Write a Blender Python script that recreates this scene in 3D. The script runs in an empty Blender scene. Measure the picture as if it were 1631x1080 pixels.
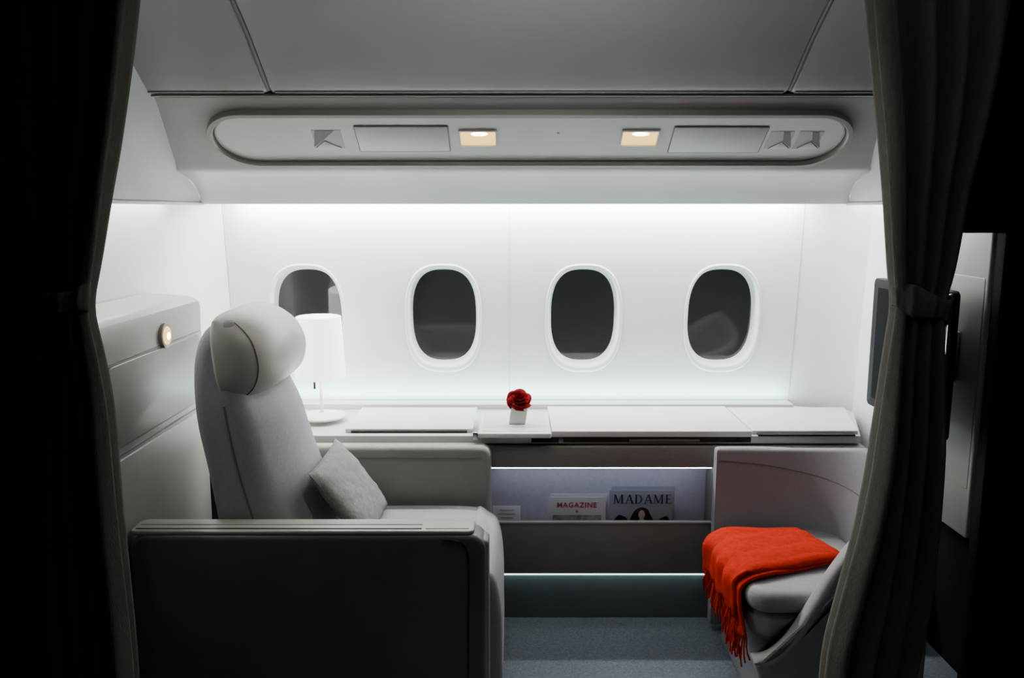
import bpy, bmesh, math, random
from mathutils import Vector, Matrix, noise
random.seed(4)
PI = math.pi
C = bpy.context.scene.collection
F = 1300.0; H = 1.42; TH = math.radians(8.9)
ct, st_ = math.cos(TH), math.sin(TH)

# ---------------------------------------------------------------- measuring helpers
def ray(px, py):
    dx = (px-815.5)/F; up = (540-py)/F
    return Vector((dx, ct+st_*up, -st_+ct*up))
def P(px, py, Y):
    d = ray(px, py); t = Y/d.y
    return Vector((d.x*t, Y, H+d.z*t))
def Pz(px, py, z):
    d = ray(px, py); t = (z-H)/d.z
    return Vector((d.x*t, d.y*t, z))
def sstep(a, b, x):
    t = max(0, min(1, (x-a)/(b-a))); return t*t*(3-2*t)

# ---------------------------------------------------------------- materials
def mat(name, col, rough=0.5, nscale=0, namt=0.12, bump=0, bscale=200, metal=0, emis=None, estr=0, spec=0.5, sheen=0, stretch=None, transl=0):
    m = bpy.data.materials.new(name); m.use_nodes = True
    nt = m.node_tree; b = nt.nodes['Principled BSDF']
    b.inputs['Base Color'].default_value = (*col, 1)
    b.inputs['Roughness'].default_value = rough
    b.inputs['Metallic'].default_value = metal
    b.inputs['Specular IOR Level'].default_value = spec
    if sheen: b.inputs['Sheen Weight'].default_value = sheen
    tc = nt.nodes.new('ShaderNodeTexCoord'); mp = nt.nodes.new('ShaderNodeMapping')
    nt.links.new(tc.outputs['Object'], mp.inputs['Vector'])
    if stretch: mp.inputs['Scale'].default_value = stretch
    if nscale:
        n = nt.nodes.new('ShaderNodeTexNoise'); n.inputs['Scale'].default_value = nscale; n.inputs['Detail'].default_value = 4
        nt.links.new(mp.outputs[0], n.inputs['Vector'])
        r = nt.nodes.new('ShaderNodeValToRGB')
        r.color_ramp.elements[0].position = 0.3; r.color_ramp.elements[1].position = 0.7
        r.color_ramp.elements[0].color = (*[c*(1-namt) for c in col], 1)
        r.color_ramp.elements[1].color = (*[min(1, c*(1+namt)) for c in col], 1)
        nt.links.new(n.outputs['Fac'], r.inputs[0]); nt.links.new(r.outputs[0], b.inputs['Base Color'])
    if bump:
        n2 = nt.nodes.new('ShaderNodeTexNoise'); n2.inputs['Scale'].default_value = bscale; n2.inputs['Detail'].default_value = 3
        nt.links.new(mp.outputs[0], n2.inputs['Vector'])
        bp = nt.nodes.new('ShaderNodeBump'); bp.inputs['Strength'].default_value = bump; bp.inputs['Distance'].default_value = 0.003
        nt.links.new(n2.outputs['Fac'], bp.inputs['Height']); nt.links.new(bp.outputs[0], b.inputs['Normal'])
    if emis:
        b.inputs['Emission Color'].default_value = (*emis, 1); b.inputs['Emission Strength'].default_value = estr
    if transl:
        tr = nt.nodes.new('ShaderNodeBsdfTranslucent'); tr.inputs[0].default_value = (*col, 1)
        mx = nt.nodes.new('ShaderNodeMixShader'); mx.inputs[0].default_value = transl
        nt.links.new(b.outputs[0], mx.inputs[1]); nt.links.new(tr.outputs[0], mx.inputs[2])
        nt.links.new(mx.outputs[0], nt.nodes['Material Output'].inputs['Surface'])
    return m

M = {
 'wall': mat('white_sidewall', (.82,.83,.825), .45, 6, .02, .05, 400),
 'wall_shaded': mat('shaded_sidewall', (.36,.35,.325), .5, 6, .03),  # sidewall darkened in colour where the cove light falls off
 'over': mat('overhead_plastic', (.44,.435,.43), .42, 5, .03),
 'bin': mat('bin_plastic', (.33,.327,.325), .36, 4, .03),
 'psu': mat('service_panel_plastic', (.66,.655,.64), .4, 8, .02),
 'rim': mat('service_rim', (.30,.29,.26), .35, 10, .03),
 'dark': mat('dark_gap', (.012,.012,.013), .6, 20, .2),
 'slotgrey': mat('slot_shadow', (.035,.034,.033), .8, 20, .2, spec=.1),
 'seam': mat('seam_grey', (.18,.18,.18), .6, 20, .1),
 'softseam': mat('soft_seam_grey', (.55,.56,.55), .6, 20, .05),
 'darkseam': mat('stitch_grey', (.15,.145,.135), .7, 20, .05),
 'fabric': mat('grey_seat_fabric', (.33,.33,.345), .9, 90, .06, .35, 700),
 'fabric2': mat('grey_bench_fabric', (.28,.28,.295), .9, 160, .05, .3, 900),
 'leather': mat('pale_leather', (.46,.44,.40), .42, 12, .05, .15, 260),
 'rimwhite': mat('bench_rim_plastic', (.36,.35,.34), .5, 12, .05),
 'olive': mat('olive_leather', (.26,.262,.235), .5, 14, .06, .2, 300),
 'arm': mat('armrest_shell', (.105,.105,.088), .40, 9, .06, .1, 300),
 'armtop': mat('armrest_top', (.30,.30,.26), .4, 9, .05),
 'pillow': mat('woven_pillow', (.31,.30,.285), .95, 60, .22, .9, 350, stretch=(1,3,1)),
 'console': mat('console_laminate', (.58,.57,.545), .4, 7, .03),
 'lid': mat('console_lid', (.70,.69,.67), .38, 7, .02),
 'bandgrey': mat('console_band', (.22,.205,.19), .55, 30, .1, stretch=(1,8,12)),
 'lip': mat('rack_lip', (.175,.165,.145), .5, 14, .06),
 'niche': mat('rack_lining', (.44,.43,.45), .8, 60, .06),
 'kick': mat('kick_panel', (.145,.175,.18), .6, 16, .06),
 'carpet': mat('blue_grey_carpet', (.175,.205,.232), 1, 160, .22, .8, 500, spec=.1),
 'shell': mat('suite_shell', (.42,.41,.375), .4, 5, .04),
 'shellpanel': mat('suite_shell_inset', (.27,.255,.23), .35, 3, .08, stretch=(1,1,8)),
 'chrome': mat('brushed_metal', (.6,.6,.6), .25, 40, .05, metal=1),
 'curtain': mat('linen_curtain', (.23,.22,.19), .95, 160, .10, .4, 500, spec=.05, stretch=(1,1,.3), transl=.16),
 'curtain_shaded': mat('linen_curtain_shaded', (.085,.082,.068), .95, 160, .10, .4, 500, spec=.05, stretch=(1,1,.3), transl=.12),  # same linen as the right curtain, its shade put into the colour
 'blacktrim': mat('black_plastic', (.015,.015,.017), .6, 10, .1, spec=.15),
 'partition': mat('dark_partition', (.016,.016,.016), .8, 10, .1, spec=.1),
 'pane': mat('night_glass', (.030,.031,.033), .05, 2, .1, spec=.9),
 'bezel': mat('window_bezel', (.84,.855,.85), .4, 8, .02),
 'screen': mat('screen_glass', (.012,.013,.015), .7, 2, .05, spec=.03),
 'blanket': mat('red_wool', (.48,.022,.009), .95, 70, .14, .7, 380, spec=.05),
 'rose': mat('rose_petal', (.19,.001,.004), .75, 30, .3, spec=.08),
 'green': mat('rose_green', (.05,.14,.03), .6, 30, .2),
 'paper': mat('white_card', (.85,.85,.84), .6, 20, .02),
 'shade': mat('lit_lamp_shade', (.9,.9,.88), .8, 20, .01, emis=(1,.98,.95), estr=3.0),
 'lampwhite': mat('lamp_enamel', (.8,.8,.78), .3, 10, .02),
 'redink': mat('red_ink', (.42,.02,.03), .6, 20, .05),
 'darkink': mat('navy_ink', (.02,.035,.06), .6, 20, .05),
 'covergrey': mat('magazine_cover_grey', (.22,.245,.27), .35, 8, .10),
 'coverwhite': mat('magazine_cover_white', (.46,.46,.46), .35, 8, .05),
 'leaflet': mat('leaflet_white', (.70,.70,.70), .45, 8, .03),
 'greypicture': mat('magazine_picture_grey', (.20,.19,.20), .4, 40, .5),
 'photo_dark': mat('print_black', (.01,.01,.012), .5, 20, .1),
 'skin': mat('print_skin', (.42,.31,.26), .5, 20, .05),
 'ledblue': mat('led_blue_white', (.9,.9,1), .5, 5, .01, emis=(.68,.74,1), estr=12),
 'ledgreen': mat('led_aqua', (.9,1,1), .5, 5, .01, emis=(.64,.92,.94), estr=3.2),
 'warm': mat('warm_reflector', (.8,.55,.2), .5, 10, .05, emis=(1,.60,.16), estr=2.0),
 'bulb': mat('warm_bulb', (1,.95,.8), .5, 10, .01, emis=(1,.85,.55), estr=14),
}

# ---------------------------------------------------------------- object helpers
WL = {}
def obj(name, bm, m, parent=None, ang=38, **props):
    bmesh.ops.remove_doubles(bm, verts=bm.verts, dist=1e-6)
    bmesh.ops.recalc_face_normals(bm, faces=bm.faces)
    me = bpy.data.meshes.new(name)
    if parent is not None:
        base = WL[parent.name]; off = base
        wl = base
    else:
        xs = [v.co.x for v in bm.verts]; ys = [v.co.y for v in bm.verts]; zs = [v.co.z for v in bm.verts]
        wl = Vector(((min(xs)+max(xs))/2, (min(ys)+max(ys))/2, min(zs))); off = wl
    for v in bm.verts: v.co -= off
    bm.to_mesh(me); bm.free()
    me.polygons.foreach_set('use_smooth', [True]*len(me.polygons))
    me.set_sharp_from_angle(angle=math.radians(ang))
    me.materials.append(M[m])
    o = bpy.data.objects.new(name, me); C.objects.link(o)
    if parent is not None: o.parent = parent
    else: o.location = wl
    WL[o.name] = Vector(wl)
    for k, v in props.items(): o[k] = v
    return o
def thing(name, label, cat, loc, group=None):
    o = bpy.data.objects.new(name, None); C.objects.link(o); o.location = loc
    o.empty_display_size = .05
    o['label'] = label; o['category'] = cat
    if group: o['group'] = group
    WL[o.name] = Vector(loc)
    return o
def dup(root, shift, label):
    r = root.copy(); C.objects.link(r); r.location = root.location+Vector(shift); r['label'] = label
    for ch in list(root.children):
        c = ch.copy(); C.objects.link(c); c.parent = r
        for g in ch.children:
            d = g.copy(); C.objects.link(d); d.parent = c
    return r

AX = {'y': lambda u, v, w: Vector((u, w, v)), 'z': lambda u, v, w: Vector((u, v, w)), 'x': lambda u, v, w: Vector((w, u, v))}
def vnorms(poly):
    n = len(poly); nr = []
    for i in range(n):
        a = Vector(poly[i-1]); b = Vector(poly[i]); c = Vector(poly[(i+1) % n])
        e1 = (b-a); e2 = (c-b)
        e1 = e1.normalized() if e1.length > 1e-9 else Vector((0, 0)); e2 = e2.normalized() if e2.length > 1e-9 else Vector((0, 0))
        n1 = Vector((e1.y, -e1.x)); n2 = Vector((e2.y, -e2.x))
        s = n1+n2
        if s.length < 1e-6: s = n1
        if s.length > 1e-9: s.normalize()
        k = 1/max(.6, s.dot(n1) if n1.length > 0 else 1); nr.append(s*k)
    return nr
def inset_relaxed(poly, levels):
    """insets a closed outline step by step, easing the points so that it never crosses itself"""
    out = {}; cur = [Vector(p) for p in poly]; d = 0
    for L in sorted(set(levels)):
        while d < L-1e-7:
            s = min(.0015, L-d); nr = vnorms([tuple(p) for p in cur])
            cur = [p-n.normalized()*s if n.length > 0 else p for p, n in zip(cur, nr)]
            cur = [p*.6+(cur[i-1]+cur[(i+1) % len(cur)])*.2 for i, p in enumerate(cur)]
            d += s
        out[L] = [tuple(p) for p in cur]
    return out
def rext(poly, w0, w1, r=.005, seg=3, axis='y', bm=None, fn=None, mid=0, relax=False):
    bm = bm or bmesh.new()
    fn = fn or AX[axis]
    area = sum(poly[i][0]*poly[(i+1) % len(poly)][1]-poly[(i+1) % len(poly)][0]*poly[i][1] for i in range(len(poly)))
    if area < 0: poly = poly[::-1]
    n = len(poly); nr = vnorms(poly)
    rings = []
    st = [(r*(1-math.sin(k/seg*PI/2)) if k < seg else 0.0, w0+r*(1-math.cos(k/seg*PI/2))) for k in range(seg+1)]
    back = [(i_, w1-(w-w0)) for i_, w in reversed(st)]
    ms = [(0.0, w0+r+(w1-w0-2*r)*k/(mid+1)) for k in range(1, mid+1)]
    st = st+ms+back
    table = inset_relaxed(poly, [s[0] for s in st]) if relax else None
    for ins, w in st:
        if relax: rings.append([bm.verts.new(fn(p[0], p[1], w)) for p in table[ins]])
        else: rings.append([bm.verts.new(fn(poly[i][0]-nr[i].x*ins, poly[i][1]-nr[i].y*ins, w)) for i in range(n)])
    for a, b in zip(rings, rings[1:]):
        for i in range(n): bm.faces.new((a[i], a[(i+1) % n], b[(i+1) % n], b[i]))
    bm.faces.new(rings[0][::-1]); bm.faces.new(rings[-1])
    return bm
def rrect(u0, v0, u1, v1, r, n=6):
    u0, u1 = min(u0, u1), max(u0, u1); v0, v1 = min(v0, v1), max(v0, v1)
    r = min(r, (u1-u0)/2-1e-4, (v1-v0)/2-1e-4); pts = []
    for cx, cy, a0 in ((u1-r, v0+r, -90), (u1-r, v1-r, 0), (u0+r, v1-r, 90), (u0+r, v0+r, 180)):
        for k in range(n+1):
            a = math.radians(a0+90*k/n); pts.append((cx+r*math.cos(a), cy+r*math.sin(a)))
    return pts
def cat(pts, n=5, closed=True):
    out = []; L = len(pts)
    rng = range(L) if closed else range(L-1)
    for i in rng:
        if closed: p = [Vector(pts[(i+k-1) % L]) for k in range(4)]
        else: p = [Vector(pts[min(max(i+k-1, 0), L-1)]) for k in range(4)]
        for k in range(n):
            t = k/n
            out.append(tuple(.5*((2*p[1])+(p[2]-p[0])*t+(2*p[0]-5*p[1]+4*p[2]-p[3])*t*t+(-p[0]+3*p[1]-3*p[2]+p[3])*t**3)))
    if not closed: out.append(tuple(pts[-1]))
    return out
def box(x0, x1, y0, y1, z0, z1, r=.002, bm=None):
    return rext([(x0, z0), (x1, z0), (x1, z1), (x0, z1)], y0, y1, r, 2, 'y', bm)
def tube(pts, r, n=8, bm=None, closed=False):
    bm = bm or bmesh.new(); pts = [Vector(p) for p in pts]; rings = []
    L = len(pts)
    for i, p in enumerate(pts):
        t = (pts[(i+1) % L]-pts[i-1]) if closed else (pts[min(i+1, L-1)]-pts[max(i-1, 0)])
        t.normalize()
        a = t.cross(Vector((0, 0, 1))) if abs(t.z) < .95 else t.cross(Vector((0, 1, 0)))
        a.normalize(); b = t.cross(a)
        rings.append([bm.verts.new(p+(a*math.cos(2*PI*k/n)+b*math.sin(2*PI*k/n))*r) for k in range(n)])
    prs = list(zip(rings, rings[1:]))
    if closed: prs.append((rings[-1], rings[0]))
    for A, B in prs:
        for k in range(n): bm.faces.new((A[k], A[(k+1) % n], B[(k+1) % n], B[k]))
    if not closed: bm.faces.new(rings[0][::-1]); bm.faces.new(rings[-1])
    return bm
def lathe(prof, c, n=48, bm=None, cap=True):
    bm = bm or bmesh.new(); c = Vector(c)
    rings = [[bm.verts.new(c+Vector((r*math.cos(2*PI*k/n), r*math.sin(2*PI*k/n), z))) for k in range(n)] for r, z in prof]
    for A, B in zip(rings, rings[1:]):
        for k in range(n): bm.faces.new((A[k], A[(k+1) % n], B[(k+1) % n], B[k]))
    if cap: bm.faces.new(rings[0][::-1]); bm.faces.new(rings[-1])
    return bm
def grid(fn, nu, nv, bm=None):
    bm = bm or bmesh.new()
    V = [[bm.verts.new(fn(i/nu, j/nv)) for j in range(nv+1)] for i in range(nu+1)]
    for i in range(nu):
        for j in range(nv): bm.faces.new((V[i][j], V[i+1][j], V[i+1][j+1], V[i][j+1]))
    return bm
def solid(o, t, off=-1):
    md = o.modifiers.new('thickness', 'SOLIDIFY'); md.thickness = t; md.offset = off
def sheet(rows, bm=None):
    bm = bm or bmesh.new()
    V = [[bm.verts.new(Vector(p)) for p in r] for r in rows]
    for a, b in zip(V, V[1:]):
        for i in range(len(a)-1): bm.faces.new((a[i], a[i+1], b[i+1], b[i]))
    return bm

# ================================================================ SETTING
obj('floor', box(-1.7, 2.1, .2, 3.3, -.04, 0), 'carpet', kind='structure')

def Yw(z): return 3.15-(z-.67)*.0915
WX = [-.789, -.264, .276, .811]; WZ = 1.018
XB = [-1.078, -.527, -.010, .543, 1.090]
def se(a, b, ang, n=2.7):
    c, s = math.cos(ang), math.sin(ang)
    return (a*abs(c)**(2/n)*(1 if c >= 0 else -1), b*abs(s)**(2/n)*(1 if s >= 0 else -1))
NW = 72
Z0, Z1 = .60, 1.64
bm = bmesh.new()
for k in range(4):
    x0, x1 = XB[k], XB[k+1]
    if k == 1: x1 -= .001
    if k == 2: x0 += .001
    cx = WX[k]
    ov = [se(.145, .209, 2*PI*i/NW) for i in range(NW)]
    rect = []
    for (u, v) in ov:
        t = min(((x1-cx)/u if u > 1e-9 else 1e9), ((x0-cx)/u if u < -1e-9 else 1e9), ((Z1-WZ)/v if v > 1e-9 else 1e9), ((Z0-WZ)/v if v < -1e-9 else 1e9))
        rect.append([u*t, v*t])
    for cu in (x0-cx, x1-cx):
        for cv in (Z0-WZ, Z1-WZ):
            j = min(range(NW), key=lambda i: (rect[i][0]-cu)**2+(rect[i][1]-cv)**2); rect[j] = [cu, cv]
    A = [bm.verts.new((cx+u, Yw(WZ+v), WZ+v)) for u, v in rect]
    B = [bm.verts.new((cx+u, Yw(WZ+v-.006), WZ+v-.006)) for u, v in ov]
    for i in range(NW):
        if (A[i].co-A[(i+1) % NW].co).length > 1e-6: bm.faces.new((A[i], A[(i+1) % NW], B[(i+1) % NW], B[i]))
        else: bm.faces.new((A[i], B[(i+1) % NW], B[i]))
obj('wall_window_side', bm, 'wall', kind='structure', ang=20)
obj('trim_1', tube([(-.010, Yw(z)+.0015, z) for z in (.62, 1.0, 1.6)], .003), 'softseam', kind='structure')
for k in range(4):
    cx = WX[k]; bm = bmesh.new(); rings = []
    for a, b, d, dz in ((.149, .214, .001, -.008), (.1475, .2120, -.0010, -.0078), (.1445, .2080, -.0030, -.007), (.1400, .2020, -.0030, -.0055), (.136, .196, .000, -.004), (.133, .191, .008, -.002), (.131, .189, .020, -.001), (.130, .188, .036, 0), (.126, .184, .042, 0), (.123, .180, .056, 0)):
        rings.append([bm.verts.new((cx+u, Yw(WZ+v+dz)+d, WZ+v+dz)) for u, v in (se(a, b, 2*PI*i/NW) for i in range(NW))])
    for A, B in zip(rings, rings[1:]):
        for i in range(NW): bm.faces.new((A[i], A[(i+1) % NW], B[(i+1) % NW], B[i]))
    w = obj('window_%d' % (k+1), bm, 'bezel', kind='structure', ang=80)
    bm = bmesh.new()
    bm.faces.new([bm.verts.new((cx+u, Yw(WZ+v)+.054, WZ+v)) for u, v in (se(.128, .186, 2*PI*i/NW) for i in range(NW))])
    obj('pane', bm, 'pane', w)

# corner pieces
obj('wall_corner_left', sheet([[(-1.078, Yw(z), z), (-1.125, Yw(z)-.03, z), (-1.165, Yw(z)-.12, z), (-1.175, 2.88, z)] for z in (.55, .8, 1.1, 1.4, 1.66)]), 'wall', kind='structure')
obj('wall_left', box(-1.23, -1.175, 1.62, 2.885, 0, 1.90, .003), 'wall', kind='structure')
obj('wall_corner_right', sheet([[(1.090, Yw(z), z), (1.20, Yw(z)-.01, z), (1.29, Yw(z)-.03, z), (1.325, Yw(z)-.06, z)] for z in (.55, .8, 1.1, 1.4, 1.66)]), 'wall', kind='structure')
obj('trim_2', tube([(1.325, Yw(z)-.062, z) for z in (.66, 1.0, 1.6)], .002), 'softseam', kind='structure')
obj('trim_3', tube([(1.090, Yw(z)-.001, z) for z in (.66, 1.0, 1.6)], .0015), 'softseam', kind='structure')
obj('trim_4', tube([(-1.078, Yw(z)-.001, z) for z in (.66, 1.0, 1.6)], .0015), 'softseam', kind='structure')
# right wall: far part, then near end part painted darker for light falloff, with its grooves
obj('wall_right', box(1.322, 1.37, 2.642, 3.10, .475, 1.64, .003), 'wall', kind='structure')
wr = obj('wall_right_end', rext(rrect(2.262, .475, 2.640, 1.64, .006), 1.322, 1.37, .005, 3, 'x'), 'wall_shaded', kind='structure')
obj('wall_panel', rext(rrect(2.275, .62, 2.639, 1.235, .008), 1.3202, 1.325, .0015, 3, 'x'), 'wall_shaded', wr)
obj('wall_right_lower', box(1.385, 1.43, 2.30, 3.12, 0, .56), 'partition', kind='structure')
# dark partitions towards the aisle
obj('wall_aisle_left', box(-1.75, -.925, 1.60, 1.64, 0, 2.12), 'partition', kind='structure')
bm = rext([(1.331, 0), (2.1, 0), (2.1, 2.12), (1.17, 2.12), (1.17, 1.362), (1.331, 1.362)], 2.215, 2.258, .003, 2, 'y')
obj('wall_aisle_right', bm, 'partition', kind='structure')

# ---- overhead: valance + service surface
prof = [(2.97, 1.60), (2.875, 1.453), (2.864, 1.4445), (2.853, 1.444), (2.842, 1.449), (2.815, 1.470), (2.775, 1.492), (2.72, 1.513), (2.66, 1.528), (2.615, 1.536), (2.585, 1.541), (2.568, 1.548), (2.56, 1.5577), (2.31, 1.7168), (2.298, 1.726), (2.298, 1.738), (2.32, 1.76), (2.36, 1.80)]
XL, XR = -1.07, 1.16
DL, DR = .095, .14
def tt(z): return min(1, max(0, (z-1.445)/(1.717-1.445)))
def lx(Y, z): return (XL+DL*tt(z), XR-DR*tt(z))
rows = [[(lx(Y, z)[0]+(lx(Y, z)[1]-lx(Y, z)[0])*i/12, Y, z) for i in range(13)] for Y, z in prof]
obj('ceiling_valance', sheet(rows), 'over', kind='structure', ang=30)
binp = [(2.290, 1.738), (2.272, 1.738), (2.245, 1.752), (2.12, 1.838), (1.99, 1.911), (1.80, 1.995), (1.55, 2.065), (1.2, 2.11), (.7, 2.12)]
for side, xl, dd in ((-1, XL, DL), (1, XR, -DR)):
    pts = [(2.853, 1.445), (2.775, 1.492), (2.66, 1.528), (2.56, 1.5577), (2.435, 1.637), (2.31, 1.717), (2.262, 1.745), (2.12, 1.838), (1.99, 1.911), (1.80, 1.99), (1.66, 2.03)]
    rows = []
    for Y, z in pts:
        t = tt(z); xt_ = xl+dd*t; r = []
        for k in range(9):
            q = k/8; bulge = .03*math.sin(PI*q)*t
            r.append((xl+(xt_-xl)*q+side*bulge, Y, 1.446+(z-1.446)*q))
        rows.append(r)
    if side > 0: rows = rows[:7]
    obj('ceiling_side_left' if side < 0 else 'ceiling_side_right', sheet(rows), 'over', kind='structure', ang=50)
    y_near = 1.66 if side < 0 else 2.262
    obj('trim_5' if side < 0 else 'trim_6', rext(rrect(xl-.006, 1.440, xl+.006, 1.452, .004), y_near, 2.86, .002, 2, 'y'), 'over', kind='structure')
obj('ceiling', box(-1.75, 2.1, .2, 3.3, 2.14, 2.18), 'bin', kind='structure')
obj('trim_7', rext(rrect(-.99, 1.727, 1.06, 1.733, .0028), 2.284, 2.302, .002, 2, 'y'), 'rim', kind='structure')
SX = (-.653, .746)
for x0, x1, lab in ((-1.30, SX[0]-.005, 'short section of the grey overhead bin beside the left curtain'),
                    (SX[0]+.005, SX[1]-.005, 'widest smooth grey overhead bin door, centred above the oval service panel'),
                    (SX[1]+.005, 1.165, 'short section of the grey overhead bin beside the right curtain')):
    poly = cat(binp, 3, False)+[(.7, 2.138), (2.34, 2.138), (2.34, 1.80)]
    t = thing('overhead_bin', lab, 'overhead bin', ((x0+x1)/2, 1.6, 1.738), 'overhead bins')
    obj('door', rext(poly, x0, x1, .006, 3, 'x'), 'bin', t, ang=30)
    obj('latch_edge', rext(rrect(2.268, 1.7345, 2.285, 1.7385, .0015), x0+.01, x1-.01, .001, 1, 'x'), 'rim', t)
obj('trim_8', tube([(SX[0], y, z+.006) for y, z in binp[1:]], .006), 'seam', kind='structure')
obj('trim_9', tube([(SX[1], y, z+.006) for y, z in binp[1:]], .006), 'seam', kind='structure')

# ================================================================ OVERHEAD SERVICE PANEL
O = Vector((0, 2.435, 1.63725)); e2 = Vector((0, -.25, .1591)).normalized(); nn = Vector((0, -.1591, -.25)).normalized()
def S(px, py):
    d = ray(px, py); t = (O-Vector((0, 0, H))).dot(nn)/d.dot(nn); p = Vector((0, 0, H))+d*t-O
    return p.x, p.dot(e2)
SF = lambda u, v, w: O+Vector((u, 0, 0))+e2*v+nn*w
def swin(x0, y0, x1, y1, r):
    ym = (y0+y1)/2; xm = (x0+x1)/2
    return rrect(S(x0, ym)[0], S(xm, y1)[1], S(x1, ym)[0], S(xm, y0)[1], r, 8)
sp = thing('service_panel', 'long oval overhead panel with two warm reading lights above the windows', 'overhead panel', O)
def ringmesh(outer, inner, w0, w1):
    bm = bmesh.new(); n = len(outer)
    L = [[bm.verts.new(SF(u, v, w)) for u, v in ring] for ring, w in ((outer, w0), (outer, w1-.003), ([(o[0]*.93+i[0]*.07, o[1]*.93+i[1]*.07) for o, i in zip(outer, inner)], w1), ([(o[0]*.2+i[0]*.8, o[1]*.2+i[1]*.8) for o, i in zip(outer, inner)], w1), (inner, w1-.004), (inner, w0))]
    for a, b in zip(L, L[1:]):
        for i in range(n): bm.faces.new((a[i], a[(i+1) % n], b[(i+1) % n], b[i]))
    return bm
su0 = S(331, 215)[0]; su1 = S(1356, 215)[0]; sv1 = S(840, 174.5)[1]; sv0 = S(840, 260)[1]
def stad(ins): return rrect(su0+ins, sv0+ins, su1-ins, sv1-ins, 9, 16)
obj('rim', ringmesh(stad(0), stad(.017), -.002, .019), 'rim', sp, ang=30)
obj('shadow_gap', ringmesh(stad(.017), stad(.020), -.002, .003), 'seam', sp)  # grey ring painted in for the shade inside the rim
obj('inner_rim', ringmesh(stad(.022), stad(.026), -.002, .006), 'over', sp)
obj('panel_face', rext(stad(.020), -.001, .004, .001, 1, fn=SF), 'psu', sp)
for a in ((568, 198, 716, 239), (1068, 199, 1217, 241)):
    ht = obj('hatch', rext(swin(*a, .005), .003, .0065, .001, 2, fn=SF), 'seam', sp)
    b = (a[0]+1.6, a[1]+1.4, a[2]-1.6, a[3]-1.4)
    obj('hatch_cover', rext(swin(*b, .004), .004, .0075, .0008, 2, fn=SF), 'psu', ht)
for a in ((733, 206, 790, 230), (990, 206, 1047, 230)):
    rl = obj('reading_light', ringmesh(swin(a[0]-2, a[1]-1, a[2]+2, a[3]+1, .004), swin(a[0]+1, a[1]+1, a[2]-1, a[3]-1, .003), .003, .009), 'psu', sp)
    obj('reflector', rext(swin(*a, .003), .003, .005, .001, 1, fn=SF), 'warm', rl)
    u, v = S((a[0]+a[2])/2+2, a[1]+5)
    obj('bulb', rext([(u+.024*math.cos(q/20*2*PI), v+.008*math.sin(q/20*2*PI)) for q in range(20)], .004, .0075, .001, 1, fn=SF), 'bulb', rl)
u, v = S(889, 210)
obj('indicator', rext([(u+.003*math.cos(q/12*2*PI), v+.003*math.sin(q/12*2*PI)) for q in range(12)], .003, .0055, .0005, 1, fn=SF), 'seam', sp)
for a in ((500, 205, 546, 234), (1222, 207, 1260, 235), (1267, 207, 1306, 235)):
    # each vent is flat: recess shade painted as a dark triangle, with a pale deflector blade
    vt = obj('air_vent', rext(swin(*a, .003), .003, .0048, .0005, 1, fn=SF), 'over', sp)
    lft = a[0] < 600
    if lft: tri = [S(a[0]+1, a[1]+1), S(a[2]-14, a[1]+1), S(a[0]+14, a[3]-12), S(a[0]+1, a[3]-2)]; tri2 = [S(a[0]+4, a[3]-1), S(a[2]-1, a[3]-1), S(a[0]+17, a[3]-12)]
    else: tri = [S(a[2]-1, a[1]+1), S(a[2]-1, a[3]-2), S(a[2]-13, a[3]-12), S(a[2]-12, a[1]+1)]; tri2 = [S(a[0]+1, a[3]-1), S(a[2]-4, a[3]-1), S(a[2]-15, a[3]-12)]
    obj('vent_recess_shade', rext(tri, .0045, .0055, .0003, 1, fn=SF), 'seam', vt)
    obj('deflector', rext(tri2, .0045, .0075, .001, 2, fn=SF), 'psu', vt)

# ================================================================ SIDE CONSOLE
con = thing('side_console', 'long pale console ledge running under the four windows', 'console', (.1, 2.9, 0))
obj('worktop', rext([(-1.165, 2.70), (1.19, 2.70), (1.30, 3.02), (1.30, 3.06), (1.085, 3.145), (-1.07, 3.145), (-1.165, 2.98)], .634, .664, .006, 3, 'z'), 'console', con)
def lid(x0, x1, y0, y1, z0, z1, name='lid', m='lid', lean=0):
    return obj(name, rext([(x0, y0), (x1, y0), (x1+lean, y1), (x0+lean*0, y1)], z0, z1, .003, 3, 'z'), m, con)
lid(-.575, -.132, 2.735, 3.05, .6635, .678)
lid(.135, .815, 2.690, 3.05, .6605, .682)
lid(.822, 1.185, 2.712, 3.05, .6635, .678, lean=.09)
obj('back_ledge', box(-1.07, 1.085, 3.07, 3.145, .663, .684, .004), 'console', con)
obj('slot', box(-.555, -.155, 2.729, 2.75, .6645, .672, .001), 'dark', con)
obj('table_slot_shade', box(.066, .815, 2.6965, 2.74, .640, .6600, .001), 'slotgrey', con)  # solid dark strip; the slot's shade is painted, nothing is cut
obj('slot_latch', box(.16, .175, 2.692, 2.70, .641, .659, .001), 'chrome', con)
obj('slot_strip', box(.40, .64, 2.694, 2.699, .644, .652, .001), 'seam', con)
obj('slot_right', box(.84, 1.17, 2.696, 2.73, .662, .669, .001), 'dark', con)
tr = obj('tray', rext(rrect(-.127, 2.635, .132, 2.94, .008), .672, .689, .004, 3, 'z'), 'lid', con)
obj('tray_inlay', rext(rrect(-.100, 2.66, .118, 2.925, .006), .6885, .6902, .0008, 1, 'z'), 'console', tr)
obj('clip', box(-.131, -.113, 2.632, 2.91, .668, .693, .003), 'chrome', tr)
obj('front_band', box(-.62, 1.2, 2.68, 2.74, .556, .6285, .004), 'bandgrey', con)
obj('rack_back', box(-.62, 1.2, 2.80, 2.83, .0, .634, .002), 'niche', con)
obj('rack_floor', box(-.075, .69, 2.70, 2.80, .18, .20, .002), 'lip', con)
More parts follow.
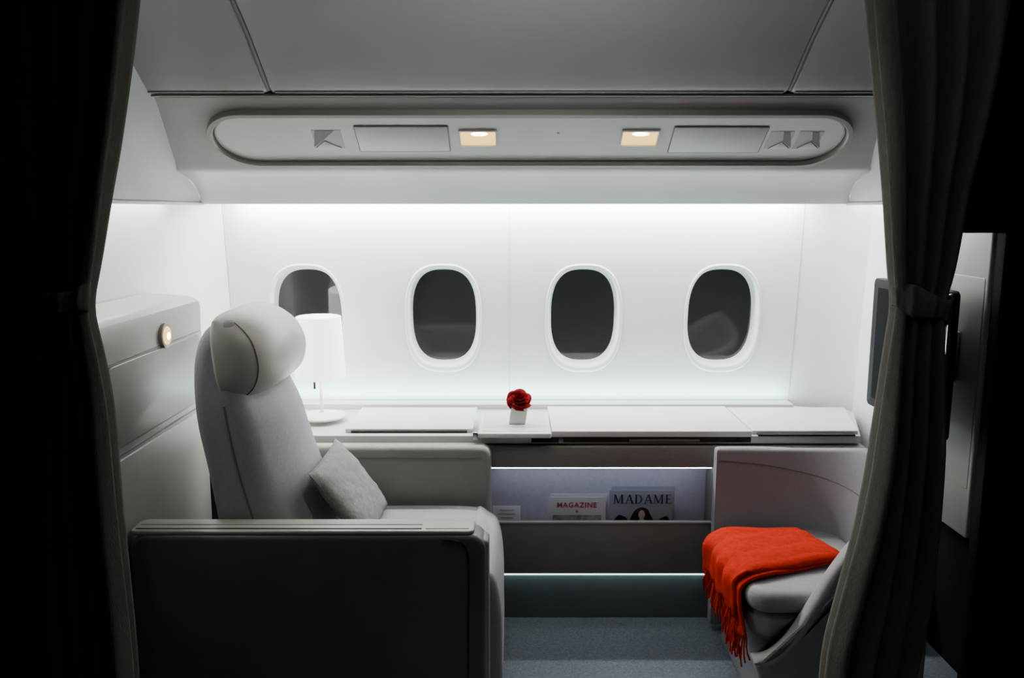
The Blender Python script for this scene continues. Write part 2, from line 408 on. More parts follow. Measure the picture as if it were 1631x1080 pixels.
obj('rack_side', box(-.62, -.075, 2.69, 2.80, 0, .556, .003), 'olive', con)
obj('rack_side', box(.69, 1.2, 2.69, 2.80, 0, .556, .003), 'lip', con)
obj('rack_lip', box(-.072, .686, 2.676, 2.69, .175, .360, .003), 'lip', con)
obj('lip_edge', box(-.072, .686, 2.674, 2.692, .357, .364, .001), 'armtop', con)
obj('kick_panel', box(-.075, .69, 2.70, 2.73, 0, .178, .003), 'kick', con)
obj('light_strip', box(-.07, .684, 2.694, 2.704, .549, .556, .001), 'ledblue', con)
obj('light_strip', box(-.07, .684, 2.680, 2.688, .168, .1745, .001), 'ledgreen', con)

# ================================================================ MAGAZINES
def textmesh(body, w, h, centre, Y, m, parent, name='title', z=None, bold=0):
    cu = bpy.data.curves.new('t', 'FONT'); cu.body = body; cu.extrude = 0; cu.offset = bold
    cu.space_character = 1.12
    o = bpy.data.objects.new('t', cu); C.objects.link(o)
    bpy.context.view_layer.update()
    dg = bpy.context.evaluated_depsgraph_get()
    me = bpy.data.meshes.new_from_object(o.evaluated_get(dg))
    bm = bmesh.new(); bm.from_mesh(me)
    bpy.data.objects.remove(o)
    xs = [v.co.x for v in bm.verts]; ys = [v.co.y for v in bm.verts]
    x0, x1, y0, y1 = min(xs), max(xs), min(ys), max(ys)
    for v in bm.verts:
        a = (v.co.x-x0)/(x1-x0)-.5; b = (v.co.y-y0)/(y1-y0)-.5
        v.co = Vector((centre+a*w, Y, z+b*h))
    return obj(name, bm, m, parent)
def serif_text(word, x0, z0, h, adv, Y, m, parent, sx=1.0):
    bm = bmesh.new()
    def q(pts): bm.faces.new([bm.verts.new((x0+(ox+p[0]*h)*sx, Y, z0+p[1]*h)) for p in pts])
    def stroke(ax, az, bx, bz, w): q([(ax-w/2, az), (ax+w/2, az), (bx+w/2, bz), (bx-w/2, bz)])
    def serif(x, z, w=.26): q([(x-w/2, z), (x+w/2, z), (x+w/2, z+.05), (x-w/2, z+.05)])
    TK, TN = .19, .08; ox = 0
    for ch in word:
        if ch == 'M':
            stroke(.12, 0, .14, 1, TN); stroke(.16, 1, .52, .05, TK); stroke(.52, .05, .86, 1, TN); stroke(.92, 0, .90, 1, TK)
            serif(.12, 0); serif(.92, 0, .32); serif(.09, .95, .2); serif(.95, .95, .24); ox += adv*1.22*h
        elif ch == 'A':
            stroke(.10, 0, .42, 1, TN); stroke(.78, 0, .45, 1, TK); q([(.22, .33), (.66, .33), (.66, .39), (.24, .39)])
            serif(.10, 0, .26); serif(.78, 0, .32); ox += adv*.98*h
        elif ch == 'D':
            stroke(.18, 0, .18, 1, TK); serif(.16, 0, .24); serif(.16, .95, .24)
            N = 14
            for i in range(N):
                a0 = -PI/2+PI*i/N; a1 = -PI/2+PI*(i+1)/N
                o = lambda a: (.30+.52*math.cos(a), .5+.5*math.sin(a)); n_ = lambda a: (.30+.35*math.cos(a), .5+.44*math.sin(a))
                q([o(a0), o(a1), n_(a1), n_(a0)])
            q([(.1, 0), (.30, 0), (.30, .06), (.1, .06)]); q([(.1, .94), (.30, .94), (.30, 1), (.1, 1)]); ox += adv*1.0*h
        elif ch == 'E':
            stroke(.18, 0, .18, 1, TK)
            for z, w in ((0, .68), (.47, .52), (.94, .64)): q([(.06 if z != .47 else .2, z), (w, z), (w, z+.06), (.06 if z != .47 else .2, z+.06)])
            q([(.63, 0), (.68, 0), (.68, .22), (.66, .22)]); q([(.60, .8), (.62, .8), (.64, 1), (.59, 1)]); q([(.48, .38), (.52, .38), (.52, .6), (.48, .6)]); ox += adv*.8*h
    return obj('title', bm, m, parent)
def magazine(x0, x1, top, Y, label, cover, group='magazines in the rack'):
    t = thing('magazine', label, 'magazine', ((x0+x1)/2, Y, .201), group)
    obj('pages', box(x0+.002, x1-.002, Y+.001, Y+.007, .202, top-.002, .0005), 'paper', t)
    obj('cover', box(x0, x1, Y-.0012, Y+.0008, .201, top, .0004), cover, t)
    return t
def zt(py, Y): return P(815, py, Y).z
Ym = 2.725
ma = magazine(P(873, 790, Ym).x, P(965, 790, Ym).x, zt(792, Ym), Ym, 'white magazine with red title lettering, middle of the rack', 'coverwhite')
textmesh('MAGAZINE', .138, .019, P(919, 800, Ym).x, Ym-.002, 'redink', ma, z=zt(804, Ym), bold=.022)
textmesh('6', .009, .011, P(919, 800, Ym).x, Ym-.0024, 'redink', ma, 'small_mark', z=zt(814, Ym), bold=.02)
mx = P(919, 800, Ym).x
obj('cover_picture', box(mx-.085, mx+.085, Ym-.0018, Ym-.0013, .21, zt(820, Ym), .0001), 'greypicture', ma)
mb = magazine(P(971, 790, Ym).x, P(1072, 790, Ym).x, zt(781, Ym), Ym, 'blue-grey magazine titled MADAME with a dark haired woman on its cover', 'covergrey')
serif_text('MADAME', P(977, 796, Ym).x, zt(802, Ym), .033, 1.0, Ym-.0022, 'darkink', mb, sx=1.01)
fx = P(1022, 820, Ym).x; fz = zt(824, Ym)
def disc(cx, cz, a, b, y0, n=24): return rext([(cx+a*math.cos(2*PI*k/n), cz+b*math.sin(2*PI*k/n)) for k in range(n)], y0, y0+.0004, .0001, 1, 'y')
hair = cat([(fx-.098, .29), (fx-.100, fz-.020), (fx-.082, fz+.008), (fx-.058, fz+.002), (fx-.044, fz-.012), (fx-.034, fz+.010), (fx-.020, fz+.030), (fx+.002, fz+.037), (fx+.021, fz+.029), (fx+.032, fz+.007), (fx+.046, fz-.014), (fx+.068, fz-.002), (fx+.090, fz+.004), (fx+.100, fz-.025), (fx+.098, .29)], 4)
ph = obj('cover_photo', rext(hair, Ym-.0018, Ym-.0013, .0001, 1, 'y'), 'photo_dark', mb)
obj('printed_face', disc(fx, fz+.010, .0115, .0165, Ym-.0023), 'skin', ph)
obj('printed_neck', rext(cat([(fx-.007, fz-.004), (fx+.007, fz-.004), (fx+.012, fz-.014), (fx+.036, fz-.024), (fx+.012, fz-.06), (fx-.012, fz-.06), (fx-.036, fz-.024), (fx-.012, fz-.014)], 4), Ym-.0022, Ym-.0019, .0001, 1, 'y'), 'skin', ph)
obj('printed_arm', rext([(fx+.060, fz-.008), (fx+.072, fz-.012), (fx+.050, fz-.060), (fx+.040, fz-.055)], Ym-.0022, Ym-.0019, .0001, 1, 'y'), 'skin', ph)
mc = magazine(P(785, 806, Ym).x, P(829, 806, Ym).x, zt(806, Ym), Ym, 'small white leaflet at the left end of the magazine rack', 'leaflet')
for i, w_ in enumerate((.05, .06, .045)):
    obj('printed_line', box(P(807, 806, Ym).x-w_/2, P(807, 806, Ym).x+w_/2, Ym-.002, Ym-.0013, zt(812+i*6, Ym)-.002, zt(812+i*6, Ym), .0002), 'seam', mc)
dup(ma, (.010, .014, .008), 'second white magazine, hidden behind the red titled one')
dup(mb, (.008, .014, .010), 'second blue-grey magazine, hidden behind the one titled MADAME')

# ================================================================ TABLE LAMP
lc = Vector((P(516, 664, 2.93).x, 2.90, .6785))
lp = thing('table_lamp', 'small white table lamp glowing on the console behind the seat', 'lamp', lc)
obj('base', lathe([(.001, 0), (.083, 0), (.087, .003), (.085, .007), (.05, .012), (.012, .016), (.001, .017)], lc), 'lampwhite', lp)
obj('stem', lathe([(.008, .014), (.006, .03), (.006, .20), (.004, .205)], lc, 20), 'lampwhite', lp)
obj('shade', lathe([(.0885, .148), (.090, .150), (.080, .368), (.076, .370), (.001, .370), (.001, .364), (.074, .364), (.0785, .362), (.0865, .150)], lc, 64, cap=False), 'shade', lp, ang=50)
obj('socket', lathe([(.014, .14), (.016, .15), (.016, .19), (.01, .2)], lc, 20), 'lampwhite', lp)
obj('pull_switch', tube([lc+Vector((-.018, -.02, .16)), lc+Vector((-.018, -.02, .108))], .0042), 'blacktrim', lp)

# ================================================================ ROSE
rc = Vector((P(824, 672, 2.76).x, 2.76, .6904))
bm = bmesh.new()
R0 = [(-.030, -.012, 0), (.028, -.012, 0), (.028, .012, 0), (-.030, .012, 0)]
R1 = [(-.020, -.008, .066), (.036, -.008, .060), (.036, .008, .060), (-.020, .008, .066)]
A = [bm.verts.new(rc+Vector(p)) for p in R0]; B = [bm.verts.new(rc+Vector(p)) for p in R1]
for i in range(4): bm.faces.new((A[i], A[(i+1) % 4], B[(i+1) % 4], B[i]))
bm.faces.new(A[::-1]); bm.faces.new(B)
bmesh.ops.bevel(bm, geom=list(bm.edges), offset=.002, segments=2, affect='EDGES')
vase = obj('bud_vase', bm, 'paper', label='small white card-like vase holding the rose on the tray', category='vase')
ro = thing('rose', 'single deep red rose standing in the white vase on the console tray', 'flower', rc+Vector((.006, 0, .067)))
cB = rc+Vector((.006, -.006, .086))
tilt = Matrix.Rotation(math.radians(44), 3, 'X')
bm = bmesh.new()
for layer, (n, rad, hgt, curl, ph0) in enumerate(((2, .004, .033, .0, 0), (3, .009, .034, .001, .4), (3, .014, .034, .004, .9), (4, .020, .032, .009, .2), (5, .026, .029, .015, .7), (6, .031, .023, .020, .1))):
    for k in range(n):
        a0 = ph0+2*PI*k/n+random.uniform(-.25, .25); span = 2*PI/n*1.45; hj = random.uniform(.88, 1.1)
        def pf(u, v, a0=a0, span=span, rad=rad, hgt=hgt*hj, curl=curl, k=k):
            a = a0+(u-.5)*span; edge = 1-abs(u-.5)**2.2*2.0
            rr = rad*(.25+.75*math.sin(v*PI*.5))+curl*max(0, v-.6)*1.5+.0015*math.sin(a*5+k)+.006*(u-.5)
            return cB+tilt @ Vector((rr*math.cos(a), rr*math.sin(a), -.014+hgt*v*edge-curl*.9*max(0, v-.75)*1.6))
        grid(pf, 12, 8, bm)
bl = obj('bloom', bm, 'rose', ro, ang=80); solid(bl, .0008)
obj('stem', tube([rc+Vector((.006, 0, .0665)), rc+Vector((.006, -.002, .080))], .003), 'green', ro)
bm = bmesh.new()
for k in range(5):
    a0 = k*2*PI/5
    grid(lambda u, v: cB+Vector(((.006+.022*u)*math.cos(a0)-(v-.5)*.012*(1-u)*math.sin(a0), .012+(.006+.022*u)*math.sin(a0)*.6+(v-.5)*.012*(1-u)*math.cos(a0), -.016-.004*math.sin(u*3))), 6, 3, bm)
obj('sepals', bm, 'green', ro)

# ================================================================ MAIN SEAT
seat = thing('aircraft_seat', 'large grey armchair seat with tall back facing right at the window console', 'seat', (-.5, 2.33, 0))
def prof_px(pts, Y, n=4): return cat([(P(x, y, Y).x, P(x, y, Y).z) for x, y in pts], n)
def swell(co, mid, amt, y0, y1, pw, soft):
    f = (co.x-mid(co.z)+soft)/(2*soft); f = max(0, min(1, f)); f = f*f*(3-2*f)
    s = abs((co.y-y0)/(y1-y0)*2-1)
    return Vector((co.x+amt(co.z)*f*(1-s**pw), co.y, co.z))
def crown(bm, *a):
    """swell the front of a cushion outwards (mid(z) = x of its middle line)"""
    for v in bm.verts: v.co = swell(v.co, *a)
    return bm
bp_ = prof_px([(308, 625), (308, 580), (315, 545), (330, 521), (350, 511), (368, 517), (377, 545), (380, 590), (384, 635), (395, 685), (414, 750), (441, 825), (460, 890), (442, 925), (385, 925), (360, 890), (347, 828), (330, 745), (314, 680)], 2.13)
def mline(z): return -.785+(1.15-z)*.12
def bamt(z): return .085-.060*sstep(.84, .98, z)
BARG = (mline, bamt, 2.108, 2.58, 2.4, .06)
obj('backrest', crown(rext(bp_, 2.108, 2.58, .036, 9, 'y', mid=20, relax=True), *BARG), 'fabric', seat, ang=80)
# stitched seam riding just proud of the rounded edge between the side and the face
sm = []
for x, y in ((361, 645), (370, 690), (386, 755), (408, 825)):
    q = P(x, y, 2.13); sm.append((q.x, q.z))
sm = [swell(Vector((x, 2.1085, z)), *BARG) for x, z in cat(sm, 8, False)]
obj('face_seam', tube(sm, .0030, 6), 'darkseam', seat)
# soft headrest pad: plump front, thin edges that curl back round the shell
def hpad(a, b, side):
    """a: -1 near .. 1 window side, b: -1 bottom .. 1 top"""
    ea = max(0, 1-abs(a)**3.2); eb = max(0, 1-abs(b)**2.6)
    full = (ea*eb)**.44
    yy = 2.343+a*.245*(1-.09*abs(b)**3); zz = 1.030+b*.119*(1-.12*abs(a)**4)
    base = -.785+.010*(1-b)
    if side > 0:
        sag = 1-.24*max(0, b)**2-.06*max(0, -b)**2
        wr = .003*noise.noise(Vector((a*3, b*3, 4)))
        return Vector((base+.150*full*sag+wr*full, yy, zz))
    return Vector((base-.030*full, yy, zz))
bm = bmesh.new()
def warp(t): return math.sin((t*2-1)*PI/2)    # denser near the edges
grid(lambda u, v: hpad(warp(u), warp(v), 1), 44, 36, bm)
grid(lambda u, v: hpad(warp(u), warp(v), -1), 44, 36, bm)
hr = obj('headrest', bm, 'leather', seat, ang=80)
obj('stitching', tube([hpad(-.86, -.93+1.86*i/30, 1)+Vector((.0006, -.0006, 0)) for i in range(31)], .0017, 6), 'darkseam', hr)
obj('seat_cushion', rext(cat([(-.70, .36), (-.70, .45), (-.60, .468), (-.30, .472), (-.12, .468), (-.065, .44), (-.05, .38), (-.07, .31), (-.2, .29), (-.6, .29)], 5), 2.108, 2.562, .022, 5, 'y'), 'fabric', seat, ang=60)
obj('leg_rest', rext(cat([(-.12, .455), (-.07, .450), (-.043, .42), (-.028, .33), (-.026, .2), (-.028, .08), (-.06, .05), (-.11, .06), (-.12, .2)], 5), 2.095, 2.555, .018, 4, 'y', relax=True), 'fabric', seat, ang=60)
obj('seat_base', box(-.75, -.12, 2.13, 2.55, 0, .31, .01), 'arm', seat)
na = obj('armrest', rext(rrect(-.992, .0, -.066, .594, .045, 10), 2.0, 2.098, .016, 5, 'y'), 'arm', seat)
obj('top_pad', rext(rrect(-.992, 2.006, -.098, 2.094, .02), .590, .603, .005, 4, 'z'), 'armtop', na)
obj('top_slot', rext(rrect(-.98, 2.020, -.235, 2.027, .002), .602, .6045, .0006, 1, 'z'), 'dark', na)
obj('top_slot', rext(rrect(-.225, 2.022, -.112, 2.026, .002), .602, .6042, .0006, 1, 'z'), 'seam', na)
obj('top_slot', rext(rrect(-.98, 2.050, -.235, 2.054, .002), .602, .6042, .0006, 1, 'z'), 'seam', na)
loop = [(-.118, 1.999, .03)]+[(x, 1.999, z) for x, z in cat([(-.118, .12), (-.115, .35), (-.112, .50), (-.118, .555), (-.140, .578), (-.18, .583)], 6, False)]
obj('front_seam', tube(loop, .0025), 'dark', na)
obj('front_edge', rext(rrect(-.088, .02, -.060, .575, .013), 2.012, 2.086, .012, 4, 'y'), 'lip', na)
fa = obj('armrest', rext(rrect(-.70, .28, -.069, .655, .035, 8), 2.592, 2.660, .022, 5, 'y'), 'olive', seat)
fa['label'] = 'window-side armrest in olive leather'; na['label'] = 'aisle-side armrest with dark shell'
obj('cap_seam', tube(cat([(-.69, 2.591, .618), (-.3, 2.591, .618), (-.10, 2.592, .618)], 4, False), .0018), 'seam', fa)

# pillow
pl_c = Vector((-.484, 2.355, .592)); e_w = Vector((0, 1, 0)); e_h = Vector((-.150, .0, .20)).normalized(); e_n = e_w.cross(e_h).normalized()
if e_n.x < 0: e_n = -e_n
bm = bmesh.new()
for s in (-1, 1):
    def pf(u, v, s=s):
        a, b = u*2-1, v*2-1
        th = .034*max(0, (1-a**4)*(1-b**4))**.55
        A_ = a*.168*(1+.05*(abs(b)**4)); B_ = b*.130*(1+.06*abs(a)**4)
        wr = .004*noise.noise(Vector((a*4, b*4, s)))+.003*noise.noise(Vector((a*9, b*9, s*3)))
        return pl_c+e_w*A_+e_h*B_+e_n*(s*th+wr*(1 if th > .005 else 0))
    grid(pf, 28, 28, bm)
obj('pillow', bm, 'pillow', label='small textured beige-grey pillow leaning on the seat back', category='pillow', ang=80)

# ================================================================ SHELL BEHIND THE SEAT
shl = thing('seat_shell', 'tall beige privacy shell behind the seat with a small round reading light', 'privacy shell', (-1.08, 2.28, 0))
pr = [(-1.17, 0), (-1.005, 0), (-1.005, 1.06), (-1.003, 1.118), (-1.008, 1.136), (-1.022, 1.147), (-1.04, 1.152), (-1.17, 1.162)]
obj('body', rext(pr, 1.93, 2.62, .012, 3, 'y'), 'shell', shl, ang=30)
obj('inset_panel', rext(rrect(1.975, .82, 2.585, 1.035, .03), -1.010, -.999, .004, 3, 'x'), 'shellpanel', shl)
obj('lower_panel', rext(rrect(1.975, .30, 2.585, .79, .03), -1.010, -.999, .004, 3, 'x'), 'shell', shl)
obj('groove', rext(rrect(1.965, .797, 2.60, .803, .002), -1.008, -1.0035, .001, 1, 'x'), 'seam', shl)
obj('groove', rext(rrect(1.965, 1.0385, 2.60, 1.0425, .002), -1.008, -1.0035, .001, 1, 'x'), 'seam', shl)
lc2 = Vector((-.998, 2.325, 1.066))
def disx(r0, w0, w1, c, n=28): return rext([(c.y+r0*math.cos(2*PI*k/n), c.z+r0*math.sin(2*PI*k/n)) for k in range(n)], c.x+w0, c.x+w1, .002, 2, 'x')
rl = obj('reading_light', disx(.036, -.01, .004, lc2), 'rim', shl)
obj('lens', disx(.027, 0, .006, lc2), 'warm', rl)
obj('bulb', disx(.011, .004, .008, lc2+Vector((0, .006, -.002))), 'bulb', rl)
obj('edge_trim', rext(rrect(1.93, .1, 1.955, 1.05, .01), -1.016, -.996, .004, 3, 'x'), 'rim', shl)

# ================================================================ BENCH ON THE RIGHT
ot = thing('ottoman_bench', 'grey upholstered bucket bench at right under the screen', 'bench', (.95, 2.35, 0))
pa = cat([(.676, 2.622), (.78, 2.623), (.87, 2.616), (.96, 2.592), (1.04, 2.540), (1.09, 2.46), (1.110, 2.32), (1.112, 2.11)], 6, False)
outp = []; inp = []
for i, p in enumerate(pa):
    a = Vector(pa[max(i-1, 0)]); b = Vector(pa[min(i+1, len(pa)-1)]); t = (b-a).normalized(); n_ = Vector((-t.y, t.x))
    outp.append((p[0]+n_.x*.016, p[1]+n_.y*.016)); inp.append((p[0]-n_.x*.020, p[1]-n_.y*.020))
bkm = rext(outp+inp[::-1], .02, .648, .017, 6, 'z', mid=6)
def rise(y): return max(0, min(.050, P(815, 716, y).z-P(815, 716, 2.605).z))
for v in bkm.verts:
    if v.co.z > .5: v.co.z += rise(v.co.y)*sstep(.5, .6, v.co.z)
bk = obj('backrest', bkm, 'fabric2', ot, ang=60)
obj('seam', tube([(p[0], p[1], .606-.085*(i/len(inp))**1.1) for i, p in enumerate([(q[0], q[1]) for q in inp[1:-1]])], .0020), 'darkseam', bk)
obj('upper_cushion', rext(rrect(.655, 2.092, 1.07, 2.575, .06, 8), .322, .386, .028, 6, 'z'), 'fabric', ot, ang=60)
obj('lower_cushion', rext(rrect(.668, 2.097, 1.07, 2.580, .06, 8), .240, .321, .026, 6, 'z'), 'fabric2', ot, ang=60)
obj('base', rext(rrect(.700, 2.10, 1.10, 2.585, .05, 8), 0, .244, .008, 3, 'z'), 'fabric2', ot)
sdc = cat([(.655, .214), (.70, .220), (.75, .266), (.80, .350), (.86, .462), (.93, .560), (1.02, .635), (1.118, .680)], 6, False)
sd = sdc+[(1.118, 0), (.70, 0), (.69, .10), (.66, .200)]
ss = obj('side_shell', rext(sd, 2.042, 2.089, .010, 4, 'y'), 'fabric2', ot)
rimp = [(x, 2.066, z+.002) for x, z in sdc]
bm = bmesh.new(); rings = []
for i, p in enumerate(rimp):
    a = Vector(rimp[max(i-1, 0)]); b = Vector(rimp[min(i+1, len(rimp)-1)]); t = (b-a).normalized(); n_ = Vector((-t.z, 0, t.x))
    g = min(1, .35+i/8)
    rings.append([bm.verts.new(Vector(p)+n_*q*g+Vector((0, w, 0))) for q, w in ((-.016, -.024), (-.004, -.026), (.005, -.021), (.009, -.009), (.009, .009), (.005, .021), (-.004, .026), (-.016, .024))])
for A, B in zip(rings, rings[1:]):
    for k in range(8): bm.faces.new((A[k], A[(k+1) % 8], B[(k+1) % 8], B[k]))
bm.faces.new(rings[0]); bm.faces.new(rings[-1][::-1])
obj('side_rim', bm, 'rimwhite', ss, ang=60)

# ================================================================ BLANKET
bt = thing('blanket', 'folded bright red fringed blanket draped over the bench cushion', 'blanket', (.85, 2.35, .39))
TZ = .388
ER = (Pz(1268, 856, TZ), Pz(1340, 899, TZ))
def blanket_layer(hang, rlen, lift, ylo, yhi, bm, ph):
    def pf(u, v):
        e = Vector((.680, ylo+(yhi-ylo)*v, TZ))
        rr = ER[1]*(1-v)+ER[0]*v
        rr = e+(rr-e)*rlen
        L = (rr-e).length; tot = L+hang; s = u*tot
        w = .0038*math.sin(v*8+ph+u*2.5)+.005*noise.noise(Vector((u*4, v*5, ph)))
        edge_drop = lift*.55*(max(0, abs(v-.5)*2-.90)/.10)**2
        if s < L:
            q = s/L; p = rr*(1-q)+e*q; p = p+Vector((0, 0, .002+lift*(1-.15*q)+abs(w)-edge_drop))
        else:
            d = s-L; bend = min(1, d/.035)
            p = e+Vector((-(.026+lift*.6)*math.sin(bend*PI/2), 0, .002+lift*.85*(1-bend)+lift*.3*bend-max(0, d-.014*bend)))
            p += Vector((-abs(w)*2.2*bend-.009*bend*math.sin(v*14+ph)**2, (.5-v)*-.09*d/.15-d*.10, 0))
        return p
    grid(pf, 46, 44, bm); return pf
bm = bmesh.new(); f1 = blanket_layer(.155, .985, .004, 2.165, 2.50, bm, .3)
o = obj('lower_fold', bm, 'blanket', bt, ang=80); solid(o, .009, 1)
bm = bmesh.new(); f2 = blanket_layer(.115, 1.0, .021, 2.185, 2.49, bm, 1.9)
o = obj('upper_fold', bm, 'blanket', bt, ang=80); solid(o, .012, 1)
bm = bmesh.new()
for f_, n_, ln in ((f1, 72, .078), (f2, 60, .064)):
    for k in range(n_):
        p0 = f_(1, (k+.5)/n_); a = random.uniform(-.012, .010); b = random.uniform(-.012, .010); l = ln*random.uniform(.7, 1.12)
        tube([p0+Vector((0, 0, .004)), p0+Vector((a*.4-.003, b*.5, -l*.4)), p0+Vector((a-.003, b, -l*.75)), p0+Vector((a*1.3, b*1.4, -l))], .0025, 5, bm)
obj('fringe', bm, 'blanket', bt, ang=80)
fold = [ER[1]*(1-q)+ER[0]*q for q in [i/16 for i in range(17)]]
bm = bmesh.new()
for dz, dx, rr_ in ((.0105, 0, .0095), (.0270, -.004, .0085)):
    rings = []
    for i, p in enumerate(fold):
        sc = 1-.5*max(0, abs(i/16-.5)*2-.85)/.15
        rings.append([bm.verts.new(p+Vector((dx-.004+.013*math.cos(2*PI*k/14)*sc, .004*math.sin(2*PI*k/14), dz+rr_*math.sin(2*PI*k/14)*sc))) for k in range(14)])
    for A, B in zip(rings, rings[1:]):
        for k in range(14): bm.faces.new((A[k], A[(k+1) % 14], B[(k+1) % 14], B[k]))
    bm.faces.new(rings[0]); bm.faces.new(rings[-1][::-1])
obj('rolled_edge', bm, 'blanket', bt, ang=80)

# ================================================================ SCREEN
tv = thing('wall_screen', 'flat video screen on a bracket on the right wall behind the curtain', 'screen', (1.25, 2.42, .785))
obj('frame', rext(rrect(2.21, .782, 2.68, 1.205, .018), 1.190, 1.222, .005, 3, 'x'), 'blacktrim', tv)
obj('screen_glass', rext(rrect(2.235, .812, 2.640, 1.176, .006), 1.187, 1.192, .001, 1, 'x'), 'screen', tv)
obj('side_trim', rext(rrect(2.206, .79, 2.212, 1.198, .002), 1.189, 1.198, .001, 2, 'x'), 'chrome', tv)
obj('bracket', box(1.220, 1.3175, 2.37, 2.51, .92, 1.07, .006), 'seam', tv)

# ================================================================ CURTAINS
def curtain(label, rows, nf, ph, amp, Yc, tie, m, dl=0, dr=0):
    rows = [(y, l+dl, r+dr) for y, l, r in rows]
    first = rows[0]
    a, b = P(first[1], first[0], Yc), P(first[2], first[0], Yc)
    seq = [(2.01, a.x, b.x)]
    for y, l, r in rows:
        A_, B_ = P(l, y, Yc), P(r, y, Yc); seq.append((A_.z, A_.x, B_.x))
    seq.append((.012, seq[-1][1], seq[-1][2]))
    def at(z):
        for (z0, l0, r0), (z1, l1, r1) in zip(seq, seq[1:]):
            if z1 <= z <= z0:
                t = (z0-z)/(z0-z1+1e-9); return l0+(l1-l0)*t, r0+(r1-r0)*t
        return seq[-1][1], seq[-1][2]
    tz = tie
    def pf(u, v):
        z = seq[0][0]+(seq[-1][0]-seq[0][0])*u
        l0, r0 = at(z)
        l1, r1 = at(min(2.0, z+.025)); l2, r2 = at(max(.015, z-.025)); l, r = (l0+l1+l2)/3, (r0+r1+r2)/3
        w = r-l; dz = abs(z-tz); k = min(1, .40+dz*2.2)
        wob = ph+.35*math.sin(z*3+ph)+1.3*noise.noise(Vector((v*2.2, z*1.1, ph)))
        s = math.sin(2*PI*nf*v+wob)
        s2 = math.sin(2*PI*nf*2.1*v+z*2+ph)
        y = Yc+amp*k*(s+.20*s2)+.020*noise.noise(Vector((v*3, z*2.0, 2+ph)))
        edge = max(0, abs(v-.5)*2-.88)/.12
        y += .020*edge**2
        return Vector((l+w*v+.006*k*math.cos(2*PI*nf*v+wob)*(1 if .03 < v < .97 else 0), y, z))
    t = thing('curtain', label, 'curtain', ((seq[5][1]+seq[5][2])/2, Yc, .012), 'entrance curtains')
    o = obj('drape', grid(pf, 130, 170), m, t, ang=80); solid(o, .003, 0)
    bm = bmesh.new(); rings = []
    sg = 1 if label.startswith('dark') else -1
    for dz, g in ((-.024, -.001), (-.020, .002), (-.006, .0035), (.008, .0035), (.020, .002), (.024, -.001)):
        l, r = at(tz+dz); cx = (l+r)/2; hw = (r-l)/2+.003
        ring = []
        for k in range(96):
            a = 2*PI*k/96; fr = .004*math.sin(a*9+ph)+.002*math.sin(a*17)
            ring.append(bm.verts.new((cx+(hw+g)*math.cos(a), Yc+.006+(.030+g+fr)*math.sin(a), tz+dz*(1+.25*math.cos(a*3))+.014*math.cos(a)*sg)))
        rings.append(ring)
    for A, B in zip(rings, rings[1:]):
        for k in range(96): bm.faces.new((A[k], A[(k+1) % 96], B[(k+1) % 96], B[k]))
    o = obj('tieback', bm, m, t, ang=80); solid(o, .003, -1)
    return t
curtain('dark-shaded linen curtain gathered with a tieback at the left, behind the seat shell',
        [(-60, -60, 222), (0, -50, 218), (100, -40, 206), (200, -20, 192), (300, 0, 176), (400, 28, 160), (455, 45, 150), (485, 56, 144), (510, 56, 146), (560, 52, 158), (650, 48, 175), (800, 40, 190), (950, 44, 204), (1080, 48, 215), (1200, 48, 222)], 5, .6, .024, 1.5, P(100, 484, 1.5).z, 'curtain_shaded', 0, -10)
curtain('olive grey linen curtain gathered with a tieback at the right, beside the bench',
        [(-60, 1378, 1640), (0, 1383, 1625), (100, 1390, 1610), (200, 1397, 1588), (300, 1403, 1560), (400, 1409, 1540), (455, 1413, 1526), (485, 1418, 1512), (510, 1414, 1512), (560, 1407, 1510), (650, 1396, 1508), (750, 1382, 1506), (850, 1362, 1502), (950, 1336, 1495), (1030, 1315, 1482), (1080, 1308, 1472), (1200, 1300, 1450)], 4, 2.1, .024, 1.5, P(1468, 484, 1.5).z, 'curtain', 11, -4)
hk = P(46, 434, 1.592)
obj('curtain_hook', lathe([(.001, -.008), (.006, -.006), (.009, 0), (.006, .006), (.001, .008)], hk, 16), 'chrome', label='tiny metal curtain hook on the dark partition beside the left curtain', category='hook')

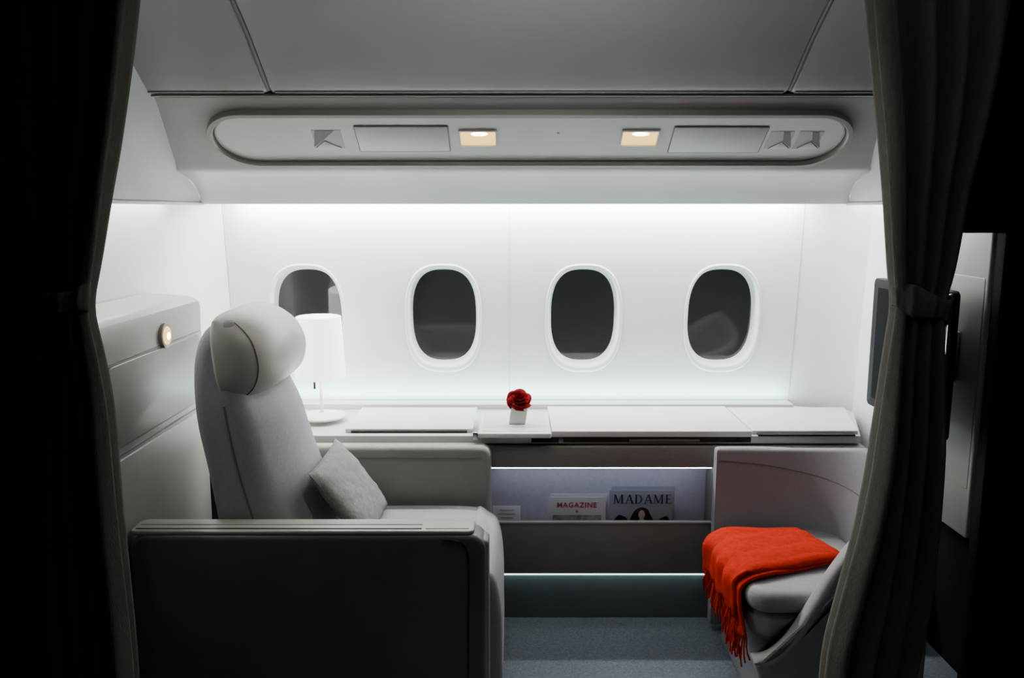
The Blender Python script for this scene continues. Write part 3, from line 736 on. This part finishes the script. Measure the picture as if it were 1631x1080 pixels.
# ================================================================ LIGHTS
def area(name, loc, rot, sx, sy, power, col):
    l = bpy.data.lights.new(name, 'AREA'); l.shape = 'RECTANGLE'; l.size = sx; l.size_y = sy; l.energy = power; l.color = col
    o = bpy.data.objects.new(name, l); C.objects.link(o); o.location = loc; o.rotation_euler = rot; return o
area('cove_light', (.03, 3.012, 1.490), (math.radians(20), 0, 0), 2.1, .03, 33, (1, .985, .995))
area('cove_light_left', (-1.145, 2.25, 1.49), (0, 0, PI/2), 1.1, .025, 4.2, (1, .98, .95))
area('cove_light_right', (1.275, 2.70, 1.49), (0, 0, PI/2), .80, .025, 3.2, (1, .98, .95))
area('ledge_light', (.03, 3.105, .688), (PI-math.radians(14), 0, 0), 2.1, .02, 5.6, (.55, .97, .95))
for px in (762, 1018):
    u, v = S(px, 212); p = SF(u, v, .03)
    l = bpy.data.lights.new('reading_beam', 'SPOT'); l.energy = 5; l.color = (1, .93, .82); l.spot_size = math.radians(145); l.spot_blend = 1; l.shadow_soft_size = .04
    o = bpy.data.objects.new('reading_beam', l); C.objects.link(o); o.location = p; o.rotation_euler = (math.radians(-12), math.radians(14 if px < 900 else -14), 0)
l = bpy.data.lights.new('lamp_glow', 'POINT'); l.energy = 1.0; l.color = (1, .95, .88); l.shadow_soft_size = .05
o = bpy.data.objects.new('lamp_glow', l); C.objects.link(o); o.location = lc+Vector((0, -.0, .13))
area('suite_fill_light', (.10, 1.70, 1.955), (math.radians(18), math.radians(16), 0), .5, .08, 2.2, (1, .98, .95))  # unseen fill, added to lift the seat's dark near edge
area('aisle_fill_light', (.60, .75, 2.05), (math.radians(28), math.radians(-12), 0), .8, .4, .6, (1, .97, .9))  # soft unseen fill added on the aisle side to brighten dark fronts

w = bpy.data.worlds.new('World'); bpy.context.scene.world = w; w.use_nodes = True
w.node_tree.nodes['Background'].inputs[0].default_value = (.6, .65, .7, 1); w.node_tree.nodes['Background'].inputs[1].default_value = .008

cam = bpy.data.cameras.new('Camera'); cam.sensor_width = 36; cam.lens = F/1631*36; cam.clip_start = .02
co = bpy.data.objects.new('Camera', cam); C.objects.link(co)
co.location = (0, 0, H); co.rotation_euler = (PI/2-TH, 0, 0)
bpy.context.scene.camera = co
